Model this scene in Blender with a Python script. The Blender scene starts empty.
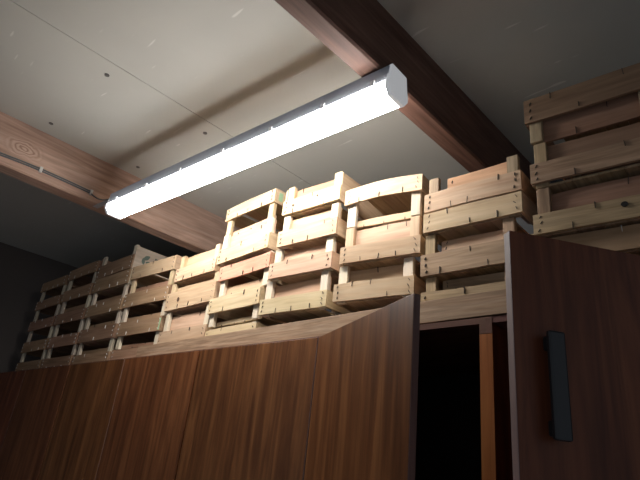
import bpy, bmesh, math, random
from mathutils import Vector, Matrix

S = 1.15            # metres from the camera to the plane of the crate fronts
CAMZ = 1.6          # eye height above the floor
col = bpy.context.scene.collection
rnd = random.Random(11)

# ------------------------------------------------------------------ helpers
def link(o, parent=None):
    col.objects.link(o)
    if parent is not None:
        o.parent = parent
    return o

def obj(name, bm, mats, parent=None, loc=(0, 0, 0), rot=(0, 0, 0), bevel=0.0, smooth=False):
    me = bpy.data.meshes.new(name)
    bmesh.ops.recalc_face_normals(bm, faces=bm.faces[:])
    bm.to_mesh(me); bm.free()
    if not isinstance(mats, (list, tuple)):
        mats = [mats]
    for m in mats:
        me.materials.append(m)
    if smooth:
        for p in me.polygons:
            p.use_smooth = True
    o = bpy.data.objects.new(name, me)
    o.location = loc; o.rotation_euler = rot
    link(o, parent)
    if bevel > 0:
        md = o.modifiers.new('bevel', 'BEVEL'); md.width = bevel; md.segments = 2
        md.limit_method = 'ANGLE'; md.angle_limit = math.radians(50)
    return o

def empty(name, loc=(0, 0, 0), rot=(0, 0, 0)):
    o = bpy.data.objects.new(name, None)
    o.empty_display_size = 0.05
    o.location = loc; o.rotation_euler = rot
    return link(o)

def tag(o, label, cat, group=None):
    o['label'] = label; o['category'] = cat
    if group: o['group'] = group
    return o

def struct(o, label=None):
    o['kind'] = 'structure'
    if label: o['label'] = label
    return o

def bx(bm, x0, x1, y0, y1, z0, z1, mi=0):
    v = [bm.verts.new(p) for p in ((x0,y0,z0),(x1,y0,z0),(x1,y1,z0),(x0,y1,z0),(x0,y0,z1),(x1,y0,z1),(x1,y1,z1),(x0,y1,z1))]
    for f in ((0,1,2,3),(4,5,6,7),(0,1,5,4),(1,2,6,5),(2,3,7,6),(3,0,4,7)):
        fc = bm.faces.new([v[i] for i in f]); fc.material_index = mi
    return v

def box(*a):
    bm = bmesh.new(); bx(bm, *a); return bm

def cyl(bm, p0, p1, r, n=10, mi=0):
    p0 = Vector(p0); p1 = Vector(p1); d = (p1 - p0)
    q = d.to_track_quat('Z', 'Y')
    a = []; b = []
    for i in range(n):
        t = 2*math.pi*i/n
        w = q @ Vector((r*math.cos(t), r*math.sin(t), 0))
        a.append(bm.verts.new(p0 + w)); b.append(bm.verts.new(p1 + w))
    for i in range(n):
        f = bm.faces.new((a[i], a[(i+1) % n], b[(i+1) % n], b[i])); f.material_index = mi
    f = bm.faces.new(a); f.material_index = mi
    f = bm.faces.new(b); f.material_index = mi

# ------------------------------------------------------------------ materials
def new_mat(name):
    m = bpy.data.materials.new(name); m.use_nodes = True
    nt = m.node_tree
    return m, nt, nt.nodes['Principled BSDF']

def plain(name, rgb, rough=0.6, metal=0.0):
    m, nt, b = new_mat(name)
    b.inputs['Base Color'].default_value = (*rgb, 1)
    b.inputs['Roughness'].default_value = rough
    b.inputs['Metallic'].default_value = metal
    return m

def wood(name, axis, c1, c2, c3, rough=0.72, grain=34.0, vary=0.16, bump=0.15, knot=None, streak=0.5):
    """planed timber whose grain runs along one axis of the piece"""
    m, nt, b = new_mat(name)
    N = nt.nodes.new; L = nt.links.new
    tc = N('ShaderNodeTexCoord'); oi = N('ShaderNodeObjectInfo')
    off = N('ShaderNodeVectorMath'); off.operation = 'SCALE'
    cmb = N('ShaderNodeCombineXYZ')
    for k in range(3): L(oi.outputs['Random'], cmb.inputs[k])
    L(cmb.outputs[0], off.inputs[0]); off.inputs['Scale'].default_value = 37.0
    add = N('ShaderNodeVectorMath'); add.operation = 'ADD'
    L(tc.outputs['Object'], add.inputs[0]); L(off.outputs[0], add.inputs[1])
    mp = N('ShaderNodeMapping')
    sc = [1.0, 1.0, 1.0]; sc['xyz'.index(axis)] = 0.07
    mp.inputs['Scale'].default_value = sc
    L(add.outputs[0], mp.inputs[0])
    n1 = N('ShaderNodeTexNoise'); n1.inputs['Scale'].default_value = grain
    n1.inputs['Detail'].default_value = 6; n1.inputs['Roughness'].default_value = 0.6; n1.inputs['Distortion'].default_value = 0.8
    L(mp.outputs[0], n1.inputs['Vector'])
    n2 = N('ShaderNodeTexNoise'); n2.inputs['Scale'].default_value = grain*3.2
    n2.inputs['Detail'].default_value = 3
    L(mp.outputs[0], n2.inputs['Vector'])
    n3 = N('ShaderNodeTexNoise'); n3.inputs['Scale'].default_value = 5.0; n3.inputs['Detail'].default_value = 3
    L(add.outputs[0], n3.inputs['Vector'])
    fac = n1.outputs['Fac']
    if knot:
        # growth rings bending round one knot
        kp = N('ShaderNodeVectorMath'); kp.operation = 'SUBTRACT'; kp.inputs[1].default_value = knot
        L(tc.outputs['Object'], kp.inputs[0])
        km = N('ShaderNodeVectorMath'); km.operation = 'MULTIPLY'
        ks = [1, 1, 1]; ks['xyz'.index(axis)] = 0.55; km.inputs[1].default_value = ks
        kn = N('ShaderNodeTexNoise'); kn.inputs['Scale'].default_value = 22.0; L(tc.outputs['Object'], kn.inputs['Vector'])
        ks2 = N('ShaderNodeVectorMath'); ks2.operation = 'MULTIPLY_ADD'; ks2.inputs[1].default_value = (.035, .035, .035)
        L(kn.outputs['Color'], ks2.inputs[0]); L(kp.outputs[0], ks2.inputs[2])
        kc = N('ShaderNodeVectorMath'); kc.operation = 'SUBTRACT'; kc.inputs[1].default_value = (.0175, .0175, .0175)
        L(ks2.outputs[0], kc.inputs[0]); L(kc.outputs[0], km.inputs[0])
        ln = N('ShaderNodeVectorMath'); ln.operation = 'LENGTH'; L(km.outputs[0], ln.inputs[0])
        sw = N('ShaderNodeMath'); sw.operation = 'MULTIPLY'; L(ln.outputs['Value'], sw.inputs[0]); sw.inputs[1].default_value = 520.0
        sn = N('ShaderNodeMath'); sn.operation = 'SINE'; L(sw.outputs[0], sn.inputs[0])
        mr = N('ShaderNodeMapRange'); mr.inputs['From Min'].default_value = -1; L(sn.outputs[0], mr.inputs['Value'])
        fo = N('ShaderNodeMapRange'); fo.inputs['From Min'].default_value = 0.015; fo.inputs['From Max'].default_value = 0.05
        fo.inputs['To Min'].default_value = 0.6; fo.inputs['To Max'].default_value = 0.0; L(ln.outputs['Value'], fo.inputs['Value'])
        mk = N('ShaderNodeMix'); mk.data_type = 'FLOAT'
        L(fo.outputs[0], mk.inputs[0]); L(n1.outputs['Fac'], mk.inputs[2]); L(mr.outputs[0], mk.inputs[3])
        fac = mk.outputs[0]
    rp = N('ShaderNodeValToRGB')
    rp.color_ramp.elements[0].position = 0.30; rp.color_ramp.elements[0].color = (*c1, 1)
    rp.color_ramp.elements[1].position = 0.68; rp.color_ramp.elements[1].color = (*c3, 1)
    e = rp.color_ramp.elements.new(0.48); e.color = (*c2, 1)
    L(fac, rp.inputs[0])
    # fine fibre and per-board tone
    mx = N('ShaderNodeMix'); mx.data_type = 'RGBA'; mx.blend_type = 'MULTIPLY'
    mr2 = N('ShaderNodeMapRange'); mr2.inputs['From Min'].default_value = 0.35; mr2.inputs['From Max'].default_value = 0.65
    mr2.inputs['To Min'].default_value = 1 - 0.28*streak; mr2.inputs['To Max'].default_value = 1.0
    L(n2.outputs['Fac'], mr2.inputs['Value'])
    gr = N('ShaderNodeCombineColor')
    for k in range(3): L(mr2.outputs[0], gr.inputs[k])
    mx.inputs[0].default_value = 1.0
    L(rp.outputs[0], mx.inputs[6]); L(gr.outputs[0], mx.inputs[7])
    hs = N('ShaderNodeHueSaturation')
    v = N('ShaderNodeMapRange'); v.inputs['To Min'].default_value = 1 - vary; v.inputs['To Max'].default_value = 1 + vary*0.6
    L(oi.outputs['Random'], v.inputs['Value'])
    v2 = N('ShaderNodeMapRange'); v2.inputs['From Min'].default_value = 0.3; v2.inputs['From Max'].default_value = 0.7
    v2.inputs['To Min'].default_value = 0.9; v2.inputs['To Max'].default_value = 1.05
    L(n3.outputs['Fac'], v2.inputs['Value'])
    vm = N('ShaderNodeMath'); vm.operation = 'MULTIPLY'; L(v.outputs[0], vm.inputs[0]); L(v2.outputs[0], vm.inputs[1])
    L(vm.outputs[0], hs.inputs['Value'])
    fr = N('ShaderNodeMath'); fr.operation = 'MULTIPLY'; fr.inputs[1].default_value = 7.31; L(oi.outputs['Random'], fr.inputs[0])
    fr2 = N('ShaderNodeMath'); fr2.operation = 'FRACT'; L(fr.outputs[0], fr2.inputs[0])
    hu = N('ShaderNodeMapRange'); hu.inputs['To Min'].default_value = 0.485; hu.inputs['To Max'].default_value = 0.51
    L(fr2.outputs[0], hu.inputs['Value']); L(hu.outputs[0], hs.inputs['Hue'])
    L(mx.outputs[2], hs.inputs['Color'])
    L(hs.outputs[0], b.inputs['Base Color'])
    b.inputs['Roughness'].default_value = rough
    b.inputs['Specular IOR Level'].default_value = 0.3
    bp = N('ShaderNodeBump'); bp.inputs['Strength'].default_value = bump; bp.inputs['Distance'].default_value = 0.002
    L(n1.outputs['Fac'], bp.inputs['Height']); L(bp.outputs[0], b.inputs['Normal'])
    return m

def woods(name, c1, c2, c3, **k):
    return {a: wood(f'{name} {a}', a, c1, c2, c3, **k) for a in 'xyz'}

CREAM = woods('cream pine', (.47,.34,.195), (.58,.435,.265), (.65,.505,.325))
PEACH = woods('peach pine', (.47,.30,.175), (.57,.39,.245), (.63,.455,.30))
PINK  = woods('pink pine', (.42,.21,.12), (.55,.30,.18), (.62,.37,.24))
DUSK  = woods('dimmed brown pine', (.26,.15,.085), (.35,.21,.125), (.42,.26,.165))  # brown boards; the left stacks' weaker light is put into this tone
WEATH = woods('weathered pine', (.28,.20,.12), (.42,.31,.19), (.50,.38,.25), streak=1.0, grain=46)
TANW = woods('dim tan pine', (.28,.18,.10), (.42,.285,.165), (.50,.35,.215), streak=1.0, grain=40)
WHITE = woods('pale poplar', (.62,.50,.36), (.72,.61,.46), (.78,.69,.55))
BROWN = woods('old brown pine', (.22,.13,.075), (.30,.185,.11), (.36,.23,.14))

MAHOG = wood('mahogany veneer upright', 'z', (.085,.027,.010), (.15,.052,.019), (.24,.092,.034), rough=0.38, grain=26, vary=0.05, bump=0.03, streak=0.9)
MAHOGX = wood('mahogany edge band', 'x', (.10,.045,.03), (.14,.065,.045), (.18,.085,.06), rough=0.45, grain=30, vary=0.05, bump=0.03)
EDGE = wood('door edge band', 'z', (.17,.11,.10), (.22,.15,.135), (.27,.19,.17), rough=0.5, grain=40, vary=0.05, bump=0.03)
ORANGE = wood('orange edge wood', 'z', (.22,.075,.02), (.33,.12,.035), (.42,.17,.05), rough=0.4, grain=40, vary=0.05, bump=0.03)
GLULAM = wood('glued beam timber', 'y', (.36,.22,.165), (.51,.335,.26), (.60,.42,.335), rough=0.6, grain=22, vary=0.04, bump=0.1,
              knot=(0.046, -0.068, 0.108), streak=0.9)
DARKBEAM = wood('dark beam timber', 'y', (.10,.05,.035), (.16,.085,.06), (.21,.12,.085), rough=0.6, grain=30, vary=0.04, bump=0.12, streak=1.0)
PLANKM = wood('long weathered plank', 'x', (.24,.155,.085), (.36,.25,.145), (.44,.325,.205), rough=.8, grain=46, vary=.02, streak=1.0)
DARKIN = plain('wardrobe interior', (.035, .030, .030), 0.8)
STAPLE = plain('rusted staple', (.06, .045, .035), 0.6, 0.3)
STAPLEW = plain('bright staple', (.62, .60, .57), 0.5)
PVC = plain('lamp housing grey', (.36, .385, .44), 0.5)
CLIPM = plain('white lamp clip', (.75, .76, .78), 0.4)
CABLE = plain('grey cable', (.10, .105, .11), 0.5)
CLIPW = plain('cable clip white', (.62, .60, .57), 0.5)
BLACKP = plain('black plastic', (.018, .019, .022), 0.35)
SCREW = plain('dark screw head', (.10, .09, .085), 0.5, 0.3)
INK = plain('dark green ink', (.16, .21, .17), 0.8)
INKB = plain('grey ink', (.10, .12, .11), 0.8)
GREEN = plain('green paint mark', (.26, .40, .24), 0.7)

def lens_mat():
    m, nt, b = new_mat('lit lamp lens')
    b.inputs['Base Color'].default_value = (.9, .9, .9, 1)
    b.inputs['Emission Color'].default_value = (1.0, 0.97, 0.93, 1)
    b.inputs['Emission Strength'].default_value = 15.0
    b.inputs['Roughness'].default_value = 0.4
    return m
LENS = lens_mat()
def glow_cap():
    m, nt, b = new_mat('frosted lamp end')
    b.inputs['Base Color'].default_value = (.42, .43, .46, 1)
    b.inputs['Emission Color'].default_value = (0.95, 0.97, 1.0, 1)
    b.inputs['Emission Strength'].default_value = 0.12
    b.inputs['Roughness'].default_value = 0.35
    return m
ENDCAP = glow_cap()

def ceiling_mat():
    m, nt, b = new_mat('ceiling panel paint')
    N = nt.nodes.new; L = nt.links.new
    tc = N('ShaderNodeTexCoord')
    n = N('ShaderNodeTexNoise'); n.inputs['Scale'].default_value = 1.7; n.inputs['Detail'].default_value = 4
    L(tc.outputs['Object'], n.inputs['Vector'])
    r = N('ShaderNodeValToRGB')
    r.color_ramp.elements[0].position = .3; r.color_ramp.elements[0].color = (.42, .405, .365, 1)
    r.color_ramp.elements[1].position = .7; r.color_ramp.elements[1].color = (.49, .475, .43, 1)
    L(n.outputs['Fac'], r.inputs[0])
    # a few pale scuffs
    mp = N('ShaderNodeMapping'); mp.inputs['Rotation'].default_value = (0, 0, .5); mp.inputs['Scale'].default_value = (2.2, 14, 1)
    L(tc.outputs['Object'], mp.inputs[0])
    s = N('ShaderNodeTexNoise'); s.inputs['Scale'].default_value = 4.0; s.inputs['Detail'].default_value = 1
    L(mp.outputs[0], s.inputs['Vector'])
    mr = N('ShaderNodeMapRange'); mr.inputs['From Min'].default_value = .74; mr.inputs['From Max'].default_value = .80
    mr.inputs['To Max'].default_value = .45
    L(s.outputs['Fac'], mr.inputs['Value'])
    mx = N('ShaderNodeMix'); mx.data_type = 'RGBA'; mx.inputs[7].default_value = (.78, .76, .71, 1)
    L(mr.outputs[0], mx.inputs[0]); L(r.outputs[0], mx.inputs[6])
    L(mx.outputs[2], b.inputs['Base Color'])
    b.inputs['Roughness'].default_value = .75
    return m
CEIL = ceiling_mat()
def brick_mat():
    m, nt, b = new_mat('dark red brick')
    N = nt.nodes.new; L = nt.links.new
    tc = N('ShaderNodeTexCoord'); mp = N('ShaderNodeMapping')
    mp.inputs['Rotation'].default_value = (math.pi/2, 0, math.pi/2)
    L(tc.outputs['Object'], mp.inputs[0])
    t = N('ShaderNodeTexBrick')
    t.inputs['Color1'].default_value = (.17, .062, .045, 1); t.inputs['Color2'].default_value = (.12, .045, .035, 1)
    t.inputs['Mortar'].default_value = (.13, .11, .10, 1); t.inputs['Scale'].default_value = 4.2
    t.inputs['Mortar Size'].default_value = .025
    L(mp.outputs[0], t.inputs['Vector'])
    L(t.outputs['Color'], b.inputs['Base Color']); b.inputs['Roughness'].default_value = .9
    return m
BRICK = brick_mat()
def noise_plain(name, a, c, scale, rough):
    m, nt, b = new_mat(name)
    N = nt.nodes.new; L = nt.links.new
    tc = N('ShaderNodeTexCoord'); n = N('ShaderNodeTexNoise'); n.inputs['Scale'].default_value = scale; n.inputs['Detail'].default_value = 6
    L(tc.outputs['Object'], n.inputs['Vector'])
    r = N('ShaderNodeValToRGB'); r.color_ramp.elements[0].color = (*a, 1); r.color_ramp.elements[1].color = (*c, 1)
    r.color_ramp.elements[0].position = .3; r.color_ramp.elements[1].position = .7
    L(n.outputs['Fac'], r.inputs[0]); L(r.outputs[0], b.inputs['Base Color']); b.inputs['Roughness'].default_value = rough
    return m
WALLB = noise_plain('grey blue wall plaster', (.07, .072, .08), (.10, .103, .11), 3, .9)
FLOORM = noise_plain('concrete floor', (.34, .35, .37), (.44, .45, .47), 5, .85)

# ------------------------------------------------------------------ the room
ZC = 1.094*S + CAMZ          # ceiling
ZB = 0.900*S + CAMZ          # underside of the beams
XL, XR, YF, YB = -3.62*S, 1.35*S, -1.6, 1.75*S
# the joint between two ceiling boards is a real gap: the ceiling is built of boards with butt joints
bmc = bmesh.new()
jx = [XL, -1.447*S, 0.2*S, XR]
for a, c in zip(jx[:-1], jx[1:]):
    bx(bmc, a + .0015, c - .0015, YF, YB, ZC, ZC + .03)
bx(bmc, XL, XR, YF, YB, ZC + .03, ZC + .06)
ceil = struct(obj('ceiling', bmc, CEIL), 'grey painted board ceiling between the beams')
for (x, y) in ((-2.706, 1.125), (-2.078, 1.150), (-2.70, .62), (-2.08, .62)):
    k = ZC - CAMZ
    b = bmesh.new(); cyl(b, (x*k/1.5, y*k/1.5, ZC - .0025), (x*k/1.5, y*k/1.5, ZC + .001), .009, 14)
    obj('screw_head', b, SCREW, ceil)
struct(obj('floor', box(XL, XR, YF, YB, -.05, 0), FLOORM))
struct(obj('wall_back', box(XL - .1, XR, YB, YB + .12, -.05, ZC + .06), WALLB))
struct(obj('wall_left', box(XL - .12, XL, YF, YB, -.05, ZC + .06), BRICK))

def roof_beam(x0, x1, label, mat=GLULAM):
    y0, y1 = YF, YB
    cy = .55
    bm = bmesh.new()
    w = (x1 - x0)/2; h = (ZC - ZB)
    # a softly chamfered joist
    c = .006
    prof = [(-w, h), (-w, c), (-w + c, 0), (w - c, 0), (w, c), (w, h)]
    A = [bm.verts.new((px, y0 - cy, pz)) for px, pz in prof]
    B = [bm.verts.new((px, y1 - cy, pz)) for px, pz in prof]
    for i in range(len(prof)):
        j = (i + 1) % len(prof); bm.faces.new((A[i], A[j], B[j], B[i]))
    bm.faces.new(A); bm.faces.new(B)
    o = obj('roof_beam', bm, mat, loc=((x0 + x1)/2, cy, ZB))
    o['kind'] = 'structure'; o['label'] = label
    return o
BX = -2.058*S
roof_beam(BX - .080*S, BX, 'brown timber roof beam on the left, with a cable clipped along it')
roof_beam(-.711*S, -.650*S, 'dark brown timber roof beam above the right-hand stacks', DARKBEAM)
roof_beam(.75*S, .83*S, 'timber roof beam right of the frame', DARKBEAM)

# cable clipped to the right face of the left beam
z0 = (ZC - ZB)
def at_beam(y, zf): return Vector((BX + .006, y, ZB + zf*z0))
cab = empty('cable', at_beam(.1, .2))
o0 = cab.location.copy()
path = [(-1.2, .16), (-.4, .16), (.1, .15), (.30, .15), (.40, .150), (.48, .170), (.567, .182), (.68, .178), (.80, .162)]
for dz in (0.0, .009):
    b = bmesh.new()
    pts = [at_beam(y, zf) - o0 + Vector((0, 0, dz)) for y, zf in path]
    for p, q in zip(pts[:-1], pts[1:]): cyl(b, p, q, .0036, 8)
    # the loose end drops round to the lamp
    if dz == 0:
        prev = pts[-1]
        for t in range(1, 9):
            u = t/8
            p = pts[-1] + Vector((.115*u, .055*u, -.018*math.sin(u*math.pi) - .036*u))
            cyl(b, prev, p, .0032, 8); prev = p
    obj('wire', b, CABLE, cab)
for y, zf in ((.567, .182), (.80, .162), (.1, .15)):
    c = at_beam(y, zf) - o0
    b = box(c.x - .006, c.x + .006, c.y - .006, c.y + .006, c.z - .008, c.z + .018)
    obj('cable_clip', b, CLIPW, cab, bevel=.002)
tag(cab, 'thin grey twin cable clipped along the left roof beam, running to the lamp', 'cable')

# ------------------------------------------------------------------ fluorescent lamp
LP0 = Vector((-2.33, .858, ZB)); ang = math.atan2(.047, 1.0)
LLEN = 1.47
lamp = empty('ceiling_lamp', (-2.185, .863, ZB), (0, 0, ang))
hw = .047
def prism(prof, x0, x1):
    bm = bmesh.new()
    A = [bm.verts.new((x0, y, z)) for y, z in prof]; B = [bm.verts.new((x1, y, z)) for y, z in prof]
    for i in range(len(prof)):
        j = (i + 1) % len(prof); bm.faces.new((A[i], A[j], B[j], B[i]))
    bm.faces.new(A); bm.faces.new(B)
    return bm
obj('housing', prism([(-.030, -.003), (.030, -.003), (.041, -.009), (.041, -.056), (-.041, -.056), (-.041, -.009)], 0, LLEN), PVC, lamp)
obj('diffuser', prism([(-.041, -.056), (.041, -.056), (hw, -.066), (hw - .003, -.084), (hw - .018, -.101), (-hw + .018, -.101), (-hw + .003, -.084), (-hw, -.066)], .006, LLEN - .006), LENS, lamp)
capp = [(-.036, -.002), (.036, -.002), (.043, -.050), (hw + .002, -.066), (hw, -.082), (hw - .016, -.104), (-hw + .016, -.104), (-hw, -.082), (-hw - .002, -.066), (-.043, -.050)]
obj('end_cap', prism(capp, -.008, .006), ENDCAP, lamp, bevel=.002)
obj('end_cap', prism(capp, LLEN - .006, LLEN + .008), ENDCAP, lamp, bevel=.002)
for t in (.07, .30, .53, .78, 1.02, 1.24, 1.42):
    for sg in (-1, 1):
        b = box(t - .007, t + .007, sg*.0435 - .0025, sg*.0435 + .0025, -.062, -.042)
        obj('clip', b, CLIPM, lamp, bevel=.001)
obj('mounting_strap', box(-.22, .08, -.012, .012, -.003, 0), PVC, lamp)
tag(lamp, 'long lit white fluorescent lamp hung under the roof beams', 'lamp')

# ------------------------------------------------------------------ wooden crates
def slat_bm(W, t, h, seed, staples=True, warp=0.0, facing=-1):
    """board along x, from 0..W, front face at y=0, rough sawn edges, with staple marks"""
    r = random.Random(seed)
    bm = bmesh.new()
    n = 14
    ring = []
    a1, a2 = r.uniform(-.0022, .0022), r.uniform(-.0022, .0022)
    for i in range(n + 1):
        u = i/n; x = W*u
        w = warp*4*u*(1 - u)
        zt = h + w - abs(a1*math.sin(3.1*u + seed)) - r.uniform(0, .0008)
        zb = w*0.9 + abs(a2*math.sin(2.3*u + seed*1.7)) + r.uniform(0, .0008)
        yy = .0012*math.sin(5*u + seed)
        ring.append([bm.verts.new((x, yy, zb)), bm.verts.new((x, yy + t, zb)), bm.verts.new((x, yy + t, zt)), bm.verts.new((x, yy, zt))])
    for i in range(n):
        for k in range(4):
            bm.faces.new((ring[i][k], ring[i][(k+1) % 4], ring[i+1][(k+1) % 4], ring[i+1][k]))
    bm.faces.new(ring[0]); bm.faces.new(ring[-1])
    if staples:
        def mark(x, z, L, a):
            L = min(L, .29*h)
            w = warp*4*(x/W)*(1 - x/W)
            c = Vector((x, -.0016, z + w)); d = Vector((math.sin(a), 0, math.cos(a)))*L/2; s = Vector((math.cos(a), 0, -math.sin(a)))*.0007
            vs = []
            for dy in (-.001, .004):
                for q in (-d - s, -d + s, d + s, d - s):
                    vs.append(bm.verts.new(c + q + Vector((0, dy, 0))))
            for f in ((0,1,2,3),(4,5,6,7),(0,1,5,4),(1,2,6,5),(2,3,7,6),(3,0,4,7)):
                bm.faces.new([vs[i] for i in f]).material_index = 1
        for e in (.016, W - .016):
            a = r.uniform(-.6, .6) if r.random() < .4 else (0.6 if e < W/2 else -.6)
            for k in range(3):
                mark(e + r.uniform(-.003, .003), h*(.2 + .3*k) + r.uniform(-.002, .002), .0075, a + r.uniform(-.25, .25))
        m = r.choice((2, 3, 3))
        for k in range(m):
            x = W*(k + 1)/(m + 1) + r.uniform(-.015, .015)
            z = h*.16 if r.random() < .7 else h*.88
            mark(x, z, r.uniform(.013, .019), r.uniform(-.12, .12))
    return bm

seedc = [100]
def sd():
    seedc[0] += 1; return seedc[0]

def make_crate(label, origin, yaw, W, D, H, slats, inv, tones, inner=None, warp=0.0, side_h=None, group=None, ix=.012):
    """origin = front lower left corner; slats = [(z0, z1)...] measured from the crate's base"""
    c = empty('fruit_crate', origin, (0, 0, yaw))
    tag(c, label, 'crate', group)
    ts, tp, tq = .008, .030, .015   # slat thickness, post width and post depth
    front, post, inn = tones
    for (a, b_) in slats:
        obj('front_slat', slat_bm(W, ts, b_ - a, sd(), True, warp), [front['x'], STAPLEW if front is DUSK else STAPLE], c, (0, 0, a))
        o = obj('back_slat', slat_bm(W, ts, b_ - a, sd(), False), [front['x'], STAPLE], c, (0, D - ts, a))
        for sx in (0, 1):
            top = b_ if side_h is None or b_ != slats[-1][1] else side_h
            bm = slat_bm(D - 2*ts, .008, top - a, sd(), False)
            obj('side_slat', bm, [front['y'], STAPLE], c, ((.008 if sx == 0 else W), ts, a), (0, 0, math.pi/2)) if False else \
            obj('side_slat', box(-.004, .004, -(D - 2*ts)/2, (D - 2*ts)/2, 0, top - a), front['y'], c, (.004 if sx == 0 else W - .004, D/2, a), bevel=.001)
    for sx in (0, 1):
        for sy in (0, 1):
            x = .0085 + tp/2 if sx == 0 else W - .0085 - tp/2
            y = ts + .0018 + tq/2 if sy == 0 else D - ts - .0005 - tq/2
            jit = rnd.uniform(-.0015, .0015)
            bm = box(-tp/2, tp/2, -tq/2, tq/2, 0, H - .0008)
            obj('corner_post', bm, post['z'], c, (x + jit*0, y, .0004), bevel=.0018)
    if inner:
        obj('inner_board', slat_bm(W - ix - .012, .007, inner[1] - inner[0], sd(), True), [inn['x'], STAPLE], c, (ix, ts + .0018 + tq + .0016, inner[0]))
    z = (H - .007) if inv else .001
    nb = 4
    bw = (W - .074)/nb
    for k in range(nb):
        obj('bottom_board', box(-bw/2 + .0006, bw/2 - .0006, -(D/2 - .012), D/2 - .012, 0, .006), front['y'], c, (.037 + bw*(k + .5), D/2, z))
    return c

ordn = ['topmost', 'second from the top', 'third from the top', 'fourth from the top', 'fifth from the top']
DEP = .34*S
def stack(xl, xr, Yl, Yr, crates, where, tonedefault, group, dep=DEP):
    """xl, xr: sideways over depth of the two front edges; crates listed from the top down as dicts (heights over depth)"""
    for i, d in enumerate(crates):
        a, b_ = d.get('x', (xl, xr))
        yl, yr = d.get('Y', (Yl, Yr))
        P = Vector((a*yl*S, yl*S, 0)); Q = Vector((b_*yr*S, yr*S, 0))
        yaw = math.atan2(Q.y - P.y, Q.x - P.x); W = (Q - P).length
        k = yl*S
        base = d['b']*k + CAMZ
        H = (d['t'] - d['b'])*k
        sl = [((p - d['b'])*k, (q - d['b'])*k) for p, q in d['s']]
        inn = None
        if d.get('i'): inn = ((d['i'][0] - d['b'])*k, (d['i'][1] - d['b'])*k)
        sh = (d['sh'] - d['b'])*k if d.get('sh') else None
        make_crate(d['label'], (P.x, P.y, base), yaw, W, dep, H, sl, d.get('inv', False), d.get('tone', tonedefault), inn, d.get('warp', 0.0), sh, group, d.get('ix', .012))

G1 = 'wooden fruit crates stacked on the wardrobes'
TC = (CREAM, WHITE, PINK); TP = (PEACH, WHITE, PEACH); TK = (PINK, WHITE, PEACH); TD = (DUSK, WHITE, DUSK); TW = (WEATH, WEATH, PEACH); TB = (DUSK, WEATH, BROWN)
WT = .3145   # top of the wardrobes over S

# H: rightmost stack, behind the open dark door
stack(-.394, -.135, .985, 1.003, [
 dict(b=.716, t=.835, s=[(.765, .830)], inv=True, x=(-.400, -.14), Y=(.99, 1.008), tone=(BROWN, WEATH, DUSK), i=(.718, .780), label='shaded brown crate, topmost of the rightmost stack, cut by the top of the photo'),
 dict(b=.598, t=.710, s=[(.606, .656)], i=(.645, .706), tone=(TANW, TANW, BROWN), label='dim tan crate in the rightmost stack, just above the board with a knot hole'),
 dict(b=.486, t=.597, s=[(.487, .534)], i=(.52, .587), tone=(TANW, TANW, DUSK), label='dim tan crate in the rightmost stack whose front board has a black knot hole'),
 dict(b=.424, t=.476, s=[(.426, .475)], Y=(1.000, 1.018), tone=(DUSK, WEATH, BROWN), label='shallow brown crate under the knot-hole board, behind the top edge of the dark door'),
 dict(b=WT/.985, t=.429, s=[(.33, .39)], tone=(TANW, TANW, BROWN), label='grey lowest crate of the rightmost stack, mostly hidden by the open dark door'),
], '', TW, G1)

# G: second stack from the right
stack(-.662, -.4155, .985, .994, [
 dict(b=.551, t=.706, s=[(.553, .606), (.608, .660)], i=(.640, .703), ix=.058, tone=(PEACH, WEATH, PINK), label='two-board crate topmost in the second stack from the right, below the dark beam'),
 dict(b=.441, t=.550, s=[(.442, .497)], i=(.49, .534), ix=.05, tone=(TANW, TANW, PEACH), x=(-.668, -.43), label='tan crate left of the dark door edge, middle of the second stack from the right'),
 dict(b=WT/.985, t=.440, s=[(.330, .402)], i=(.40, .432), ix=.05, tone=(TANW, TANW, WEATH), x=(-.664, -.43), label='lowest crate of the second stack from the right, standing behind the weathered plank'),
], '', TP, G1)

# F: third from the right
stack(-.931, -.670, .965, .998, [
 dict(b=.634, t=.752, s=[(.700, .751)], inv=True, i=(.636, .658), warp=.010, tone=(CREAM, WHITE, PEACH), label='upside-down crate with a bowed cream top board, on the third stack from the right'),
 dict(b=.520, t=.632, s=[(.522, .572)], i=(.560, .630), tone=(PEACH, CREAM, PEACH), label='peach crate directly under the crate with the bowed top board'),
 dict(b=.413, t=.519, s=[(.415, .467)], i=(.455, .508), x=(-.943, -.685), tone=(PEACH, WHITE, PEACH), label='bottom crate of the third stack from the right, touching the open red-brown door'),
], '', TP, G1, .30*S)

# E: fourth from the right (front right under the lamp)
stack(-1.205, -.955, .965, .978, [
 dict(b=.740, t=.846, s=[(.741, .793)], i=(.775, .836), sh=.838, tone=(CREAM, CREAM, PINK), label='topmost crate of the fourth stack from the right, two bare posts near the ceiling'),
 dict(b=.629, t=.739, s=[(.630, .684)], i=(.670, .729), x=(-1.207, -.955), tone=TP, label='peach crate second from the top in the fourth stack from the right'),
 dict(b=.524, t=.628, s=[(.526, .578)], i=(.57, .616), x=(-1.226, -.962), tone=TP, label='peach crate third from the top in the fourth stack from the right'),
 dict(b=.411, t=.523, s=[(.413, .462)], i=(.450, .510), x=(-1.246, -.968), tone=(CREAM, WHITE, PEACH), label='pale bottom crate of the fourth stack from the right, jutting over the plank'),
], '', TP, G1)

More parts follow.
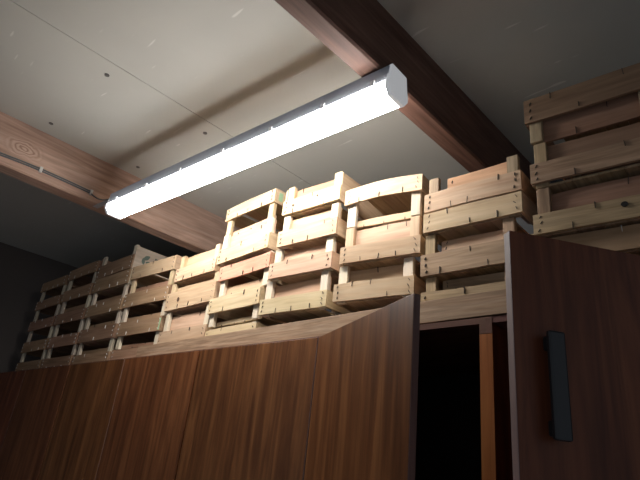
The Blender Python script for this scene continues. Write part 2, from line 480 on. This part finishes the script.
# D: fifth from the right
stack(-1.520, -1.256, 1.0, .985, [
 dict(b=.738, t=.850, s=[(.797, .849)], inv=True, i=(.740, .758), tone=(CREAM, CREAM, PEACH), label='upside-down cream crate, highest in the fifth stack from the right, beside the beam'),
 dict(b=.629, t=.744, s=[(.630, .687)], i=(.672, .742), x=(-1.526, -1.252), Y=(.990, .975), tone=(CREAM, WHITE, PEACH), label='cream crate jutting forward under the upside-down crate of the fifth stack'),
 dict(b=.506, t=.621, s=[(.560, .613)], inv=True, i=(.508, .540), x=(-1.494, -1.231), tone=(PINK, WHITE, PEACH), label='pinkish crate in the middle of the fifth stack from the right'),
 dict(b=.402, t=.505, s=[(.446, .501)], inv=True, i=(.404, .42), tone=(CREAM, WHITE, CREAM), label='cream crate second from the bottom in the fifth stack from the right'),
 dict(b=WT/1.012, t=.395, s=[(.330, .387)], inv=True, warp=.006, x=(-1.51, -1.25), Y=(1.012, .999), tone=(CREAM, WHITE, CREAM), label='bottom crate with a curved board in the fifth stack from the right, behind the plank'),
], '', TC, G1)

# C: sixth from the right
stack(-1.79, -1.53, 1.02, 1.012, [
 dict(b=.603, t=.714, s=[(.605, .660)], i=(.645, .711), tone=(PEACH, CREAM, PEACH), label='topmost crate of the sixth stack from the right, under the beam end'),
 dict(b=.489, t=.602, s=[(.491, .561)], i=(.552, .587), x=(-1.815, -1.502), tone=(PEACH, CREAM, PEACH), label='peach crate with a dark knot in its board, middle of the sixth stack'),
 dict(b=WT/1.02, t=.488, s=[(.345, .411)], i=(.40, .472), x=(-1.81, -1.515), tone=(PEACH, WHITE, PEACH), label='lowest crate of the sixth stack from the right, sitting behind the plank'),
], '', TP, G1)

# B: seventh from the right
stack(-2.165, -1.813, 1.02, 1.033, [
 dict(b=.613, t=.738, s=[(.674, .736)], inv=True, i=(.615, .640), tone=(PEACH, CREAM, DUSK), label='topmost crate of the seventh stack from the right, in front of the printed crate side'),
 dict(b=.486, t=.612, s=[(.548, .610)], inv=True, i=(.488, .508), x=(-2.175, -1.815), tone=(DUSK, WHITE, DUSK), label='brown crate second from the top in the seventh stack from the right'),
 dict(b=.372, t=.485, s=[(.423, .484)], inv=True, i=(.374, .391), x=(-2.165, -1.818), tone=(DUSK, WHITE, DUSK), label='brown crate with a green paint mark at the right end of its board'),
 dict(b=WT/1.02, t=.371, s=[(.312, .368)], inv=True, x=(-2.16, -1.83), tone=(DUSK, WHITE, DUSK), label='bottom crate of the seventh stack from the right, low behind the plank end'),
], '', TD, G1)

# A, and two more towards the left wall
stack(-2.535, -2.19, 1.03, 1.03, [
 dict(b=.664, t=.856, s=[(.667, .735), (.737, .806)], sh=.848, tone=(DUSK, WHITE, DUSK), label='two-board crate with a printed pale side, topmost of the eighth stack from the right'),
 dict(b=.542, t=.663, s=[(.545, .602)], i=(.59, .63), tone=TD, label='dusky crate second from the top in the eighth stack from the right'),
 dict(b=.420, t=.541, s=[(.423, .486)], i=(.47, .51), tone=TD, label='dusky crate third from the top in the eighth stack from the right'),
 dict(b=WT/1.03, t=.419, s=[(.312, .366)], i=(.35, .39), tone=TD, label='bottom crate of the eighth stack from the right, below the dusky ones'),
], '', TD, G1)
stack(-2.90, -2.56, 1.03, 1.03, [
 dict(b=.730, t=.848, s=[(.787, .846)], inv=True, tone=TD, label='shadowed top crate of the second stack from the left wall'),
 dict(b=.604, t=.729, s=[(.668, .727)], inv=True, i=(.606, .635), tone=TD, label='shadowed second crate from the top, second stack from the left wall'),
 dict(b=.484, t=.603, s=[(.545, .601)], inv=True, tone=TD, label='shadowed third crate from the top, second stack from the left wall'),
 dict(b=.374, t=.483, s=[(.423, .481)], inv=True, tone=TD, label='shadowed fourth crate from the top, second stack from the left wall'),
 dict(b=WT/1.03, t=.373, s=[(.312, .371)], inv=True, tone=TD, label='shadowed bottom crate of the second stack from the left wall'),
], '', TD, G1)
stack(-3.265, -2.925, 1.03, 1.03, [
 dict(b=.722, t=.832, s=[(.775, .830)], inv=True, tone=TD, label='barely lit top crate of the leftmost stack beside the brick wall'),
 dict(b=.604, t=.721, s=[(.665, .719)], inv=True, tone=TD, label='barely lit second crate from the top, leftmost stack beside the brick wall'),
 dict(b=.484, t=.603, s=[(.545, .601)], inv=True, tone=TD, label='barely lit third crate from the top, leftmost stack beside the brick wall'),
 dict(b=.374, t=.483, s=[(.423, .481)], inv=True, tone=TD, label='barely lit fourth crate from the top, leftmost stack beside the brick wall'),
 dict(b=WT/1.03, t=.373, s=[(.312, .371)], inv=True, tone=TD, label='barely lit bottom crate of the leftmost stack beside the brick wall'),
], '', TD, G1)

# marks on single crates --------------------------------------------------
def find(txt):
    return [o for o in col.objects if o.get('label', '').find(txt) >= 0][0]
def part_of(o, nm):
    return [k for k in col.objects if k.parent == o and k.name.startswith(nm)]
def disc(bm, cx, y, cz, rx, rz, n=16, mi=0):
    A = [bm.verts.new((cx + rx*math.cos(2*math.pi*i/n), y, cz + rz*math.sin(2*math.pi*i/n))) for i in range(n)]
    B = [bm.verts.new((v.co.x, y + .003, v.co.z)) for v in A]
    bm.faces.new(A); bm.faces.new(B)
    for i in range(n): bm.faces.new((A[i], A[(i+1) % n], B[(i+1) % n], B[i]))
KNOT = plain('black knot', (.012, .008, .006), .8)
KNOTB = plain('brown knot', (.09, .045, .025), .8)
def knot(lbl, x, z, rx, rz, m):
    s = part_of(find(lbl), 'front_slat')[0]
    bm = bmesh.new(); disc(bm, x, -.0022, z, rx, rz)
    obj('knot', bm, m, s)
knot('black knot hole', .192, .035, .007, .006, KNOT)
knot('dark knot in its board', .105, .043, .008, .010, KNOTB)
knot('two bare posts', .052, .030, .005, .005, KNOTB)
knot('two bare posts', .165, .040, .004, .004, KNOTB)
# green paint on the end of one board, and on the upside-down crate's side
s = part_of(find('green paint mark'), 'front_slat')[0]
W_ = max(v.co.x for v in s.data.vertices)
obj('paint_mark', box(W_ - .012, W_ - .004, -.0022, .002, .004, .060), GREEN, s)
c = find('upside-down cream crate')
ss = max(part_of(c, 'side_slat'), key=lambda k: k.location.x)
obj('paint_mark', box(.0035, .0048, -.175, -.155, .012, .048), GREEN, ss)
# print on the pale side of the eighth stack's top crate: a leaf sign and a few lines of worn lettering
c = find('printed pale side')
sides = [k for k in part_of(c, 'side_slat') if k.location.x > .2]
top = max(sides, key=lambda k: k.location.z)
for k in sides:
    k.data.materials[0] = WHITE['y']
zt = max(v.co.z for v in top.data.vertices)
bm = bmesh.new()
def leaf(cy, cz, L, w, a):
    n = 10; A = []
    for i in range(2*n):
        u = (i % n)/n; t = u if i < n else 1 - u
        off = w*math.sin(math.pi*t)*(1 if i < n else -1)
        p = (L*(t - .5), off)
        A.append((cy + p[0]*math.cos(a) - p[1]*math.sin(a), cz + p[0]*math.sin(a) + p[1]*math.cos(a)))
    va = []
    for (y, z) in A:
        q = (round(y, 6), round(z, 6))
        if q not in [tuple(round(k, 6) for k in (v.co.y, v.co.z)) for v in va]:
            va.append(bm.verts.new((.0046, y, z)))
    bm.faces.new(va)
hD = -DEP/2
leaf(hD + .075, zt*.62, .05, .012, .7); leaf(hD + .095, zt*.42, .045, .011, -.2); leaf(hD + .060, zt*.45, .04, .010, 1.8)
obj('printed_leaf', bm, INK, top)
bm = bmesh.new()
for r_ in range(3):
    y = hD + .125
    zr = zt*(.70 - .22*r_)
    rr = random.Random(r_)
    while y < hD + .125 + .11:
        w = rr.uniform(.004, .009)
        bx(bm, .0040, .0047, y, y + w, zr - .005, zr + rr.uniform(.003, .006)); y += w + .003
bx(bm, .0040, .0047, hD + .045, hD + .10, .004, .007)
obj('printed_lettering', bm, INKB, top)

# ------------------------------------------------------------------ plank and bearers on the wardrobes
xa, xb = -1.95, -.40
P = Vector((xa*S, 1.000*S, WT*S + CAMZ + .0006)); Q = Vector((xb*S, .962*S, WT*S + CAMZ + .0006))
yaw = math.atan2(Q.y - P.y, Q.x - P.x)
pl = obj('timber_plank', slat_bm((Q - P).length, .016, .053*S, 7, False), [PLANKM, STAPLE], loc=P, rot=(0, 0, yaw), bevel=.0015)
tag(pl, 'long weathered plank on edge along the top of the wardrobes', 'plank')
for yy, nm in ((1.075, 'dark timber bearer under the two jutting stacks, nearer the plank'), (1.22, 'dark timber bearer under the two jutting stacks, nearer the back wall')):
    h = .3960*S - WT*S
    o = obj('timber_bearer', box(-.255*S, .255*S, 0, .05, 0.0005, h - .001), BROWN['x'], loc=(-.962*S, yy*S, WT*S + CAMZ), bevel=.002)
    tag(o, nm, 'timber')

# ------------------------------------------------------------------ wardrobes
YW = .965            # carcass front
TP_ = .016
def door_bm(w, h):
    """leaf from x=0 (hinge) to w, outer face at y=0"""
    bm = bmesh.new(); bx(bm, 0, w, 0, TP_, 0, h)
    return bm
def door(parent, name, hinge, ang, w, h, left_hinge=True, handle=True, wz=0):
    o = empty_part(name, parent, hinge, ang)
    return o
HT = .3075*S + CAMZ  # height of door tops
def make_door(par, hx, ang, w, left_hinge, handle_z=None, lbl=None):
    sgn = 1 if left_hinge else -1
    b = box(0 if sgn > 0 else -w, w if sgn > 0 else 0, 0, TP_, .07, HT)
    d = obj('door', b, MAHOG, par, (hx, -TP_ - .0015, 0), (0, 0, ang), bevel=.001)
    if lbl: d['label'] = lbl
    e0 = (w - .0002, w + .0008) if sgn > 0 else (-w - .0008, -w + .0002)
    obj('edge_band', box(e0[0], e0[1], .0006, TP_ - .0006, .071, HT - .001), EDGE, d)
    hb = bmesh.new()
    hx0 = sgn*(w - .051); hz = handle_z if handle_z else 1.30
    # a grip bar on two feet
    bx(hb, hx0 - .012, hx0 + .012, -.022, -.012, hz - .07, hz + .07)
    bx(hb, hx0 - .009, hx0 + .009, -.013, .001, hz + .045, hz + .065)
    bx(hb, hx0 - .009, hx0 + .009, -.013, .001, hz - .065, hz - .045)
    obj('handle', hb, BLACKP, d, bevel=.003)
    return d
def wardrobe(x0, x1, label, doors):
    """carcass between x0 and x1 (metres), doors = list of (hinge x, angle, width, left_hinge, handle_z, label)"""
    D = .54
    w = empty('wardrobe', (x0, YW*S, 0))
    tag(w, label, 'wardrobe', 'brown wardrobes along the wall')
    L = x1 - x0; zt = WT*S + CAMZ
    t = .0155
    obj('top_panel', box(0, L, 0, D, zt - .0145, zt), MAHOGX, w)
    for nm, a in (('left', 0), ('right', L - t)):
        obj('side_panel', box(a, a + t, .001, D, .06, zt - .015), MAHOG, w)
    obj('back_panel', box(t, L - t, D - .008, D, .06, zt - .015), DARKIN, w)
    obj('bottom_panel', box(t, L - t, .001, D - .009, .06, .08), DARKIN, w)
    obj('plinth', box(.01, L - .01, .02, D - .02, 0, .06), DARKIN, w)
    obj('shelf', box(t, L - t, .06, D - .009, 1.30, 1.316), DARKIN, w)
    for (hx, ang, dw, lh, hz, lbl) in doors:
        make_door(w, hx - x0, ang, dw, lh, hz, lbl)
    return w
xs = -.4865*S       # joint between the two wardrobes in view
dw = .468*S
xl0 = -1.447*S
wl = wardrobe(xl0, xs, 'red-brown wardrobe under the middle stacks, its right door swung open', [
    (xl0 + .004, 0, (-.9325*S) - xl0 - .006, True, 1.30, None),
    (-.930*S, -math.radians(24.7), .451*S, True, 1.30, 'open red-brown door lit by the lamp')])
wr = wardrobe(xs, xs + .975*S, 'dark wardrobe at right, its left door standing open towards the viewer', [
    (-.0227*S, math.radians(54.84), .4255*S, False, 1.735, 'dark open door with a black handle'),
    (xs + .975*S - .004, 0, xs + .975*S - .004 + .016*S, False, 1.30, None)])
wardrobe(xl0 - .965*S, xl0 - .002, 'closed brown wardrobe under the seventh and eighth stacks', [
    (xl0 - .963*S, 0, .478*S, True, 1.30, None), (xl0 - .004, 0, .478*S, False, 1.30, None)])
wardrobe(xl0 - 2.02*S, xl0 - .967*S, 'closed brown wardrobe beside the brick wall', [
    (xl0 - 2.018*S, 0, .522*S, True, 1.30, None), (xl0 - .969*S, 0, .522*S, False, 1.30, None)])
# the pair of carcass edges between the two open doors, the lower part coloured orange
for w, a in ((wl, (xs - xl0) - .0155), (wr, 0)):
    obj('panel_edge', box(a, a + .0155, -.0012, .001, .281*S + CAMZ, WT*S + CAMZ - .0003), MAHOGX, w)
    obj('panel_edge', box(a, a + .0155, -.0012, .001, .06, .280*S + CAMZ), ORANGE, w)

# ------------------------------------------------------------------ light, camera
w = bpy.data.worlds.new('World'); bpy.context.scene.world = w; w.use_nodes = True
bg = w.node_tree.nodes['Background']
bg.inputs['Color'].default_value = (.82, .90, 1.0, 1); bg.inputs['Strength'].default_value = .08

f = 532.553; yw, pt, rl = (math.radians(a) for a in (-45.44685, 23.29986, 6.43026))
F = Vector((math.sin(yw)*math.cos(pt), math.cos(yw)*math.cos(pt), math.sin(pt)))
r0 = Vector((math.cos(yw), -math.sin(yw), 0)); u0 = r0.cross(F)
R = math.cos(rl)*r0 + math.sin(rl)*u0; U = -math.sin(rl)*r0 + math.cos(rl)*u0
cd = bpy.data.cameras.new('camera'); cd.sensor_width = 36; cd.sensor_fit = 'HORIZONTAL'; cd.lens = f/640*36; cd.clip_start = .02
cam = bpy.data.objects.new('camera', cd)
M = Matrix((R, U, -F)).transposed().to_4x4(); M.translation = (0, 0, CAMZ)
cam.matrix_world = M
link(cam)
sc = bpy.context.scene
sc.camera = cam
sc.view_settings.view_transform = 'Standard'; sc.view_settings.look = 'None'
sc.view_settings.gamma = 1.0; sc.view_settings.use_curve_mapping = False
sc.view_settings.exposure = 1.35
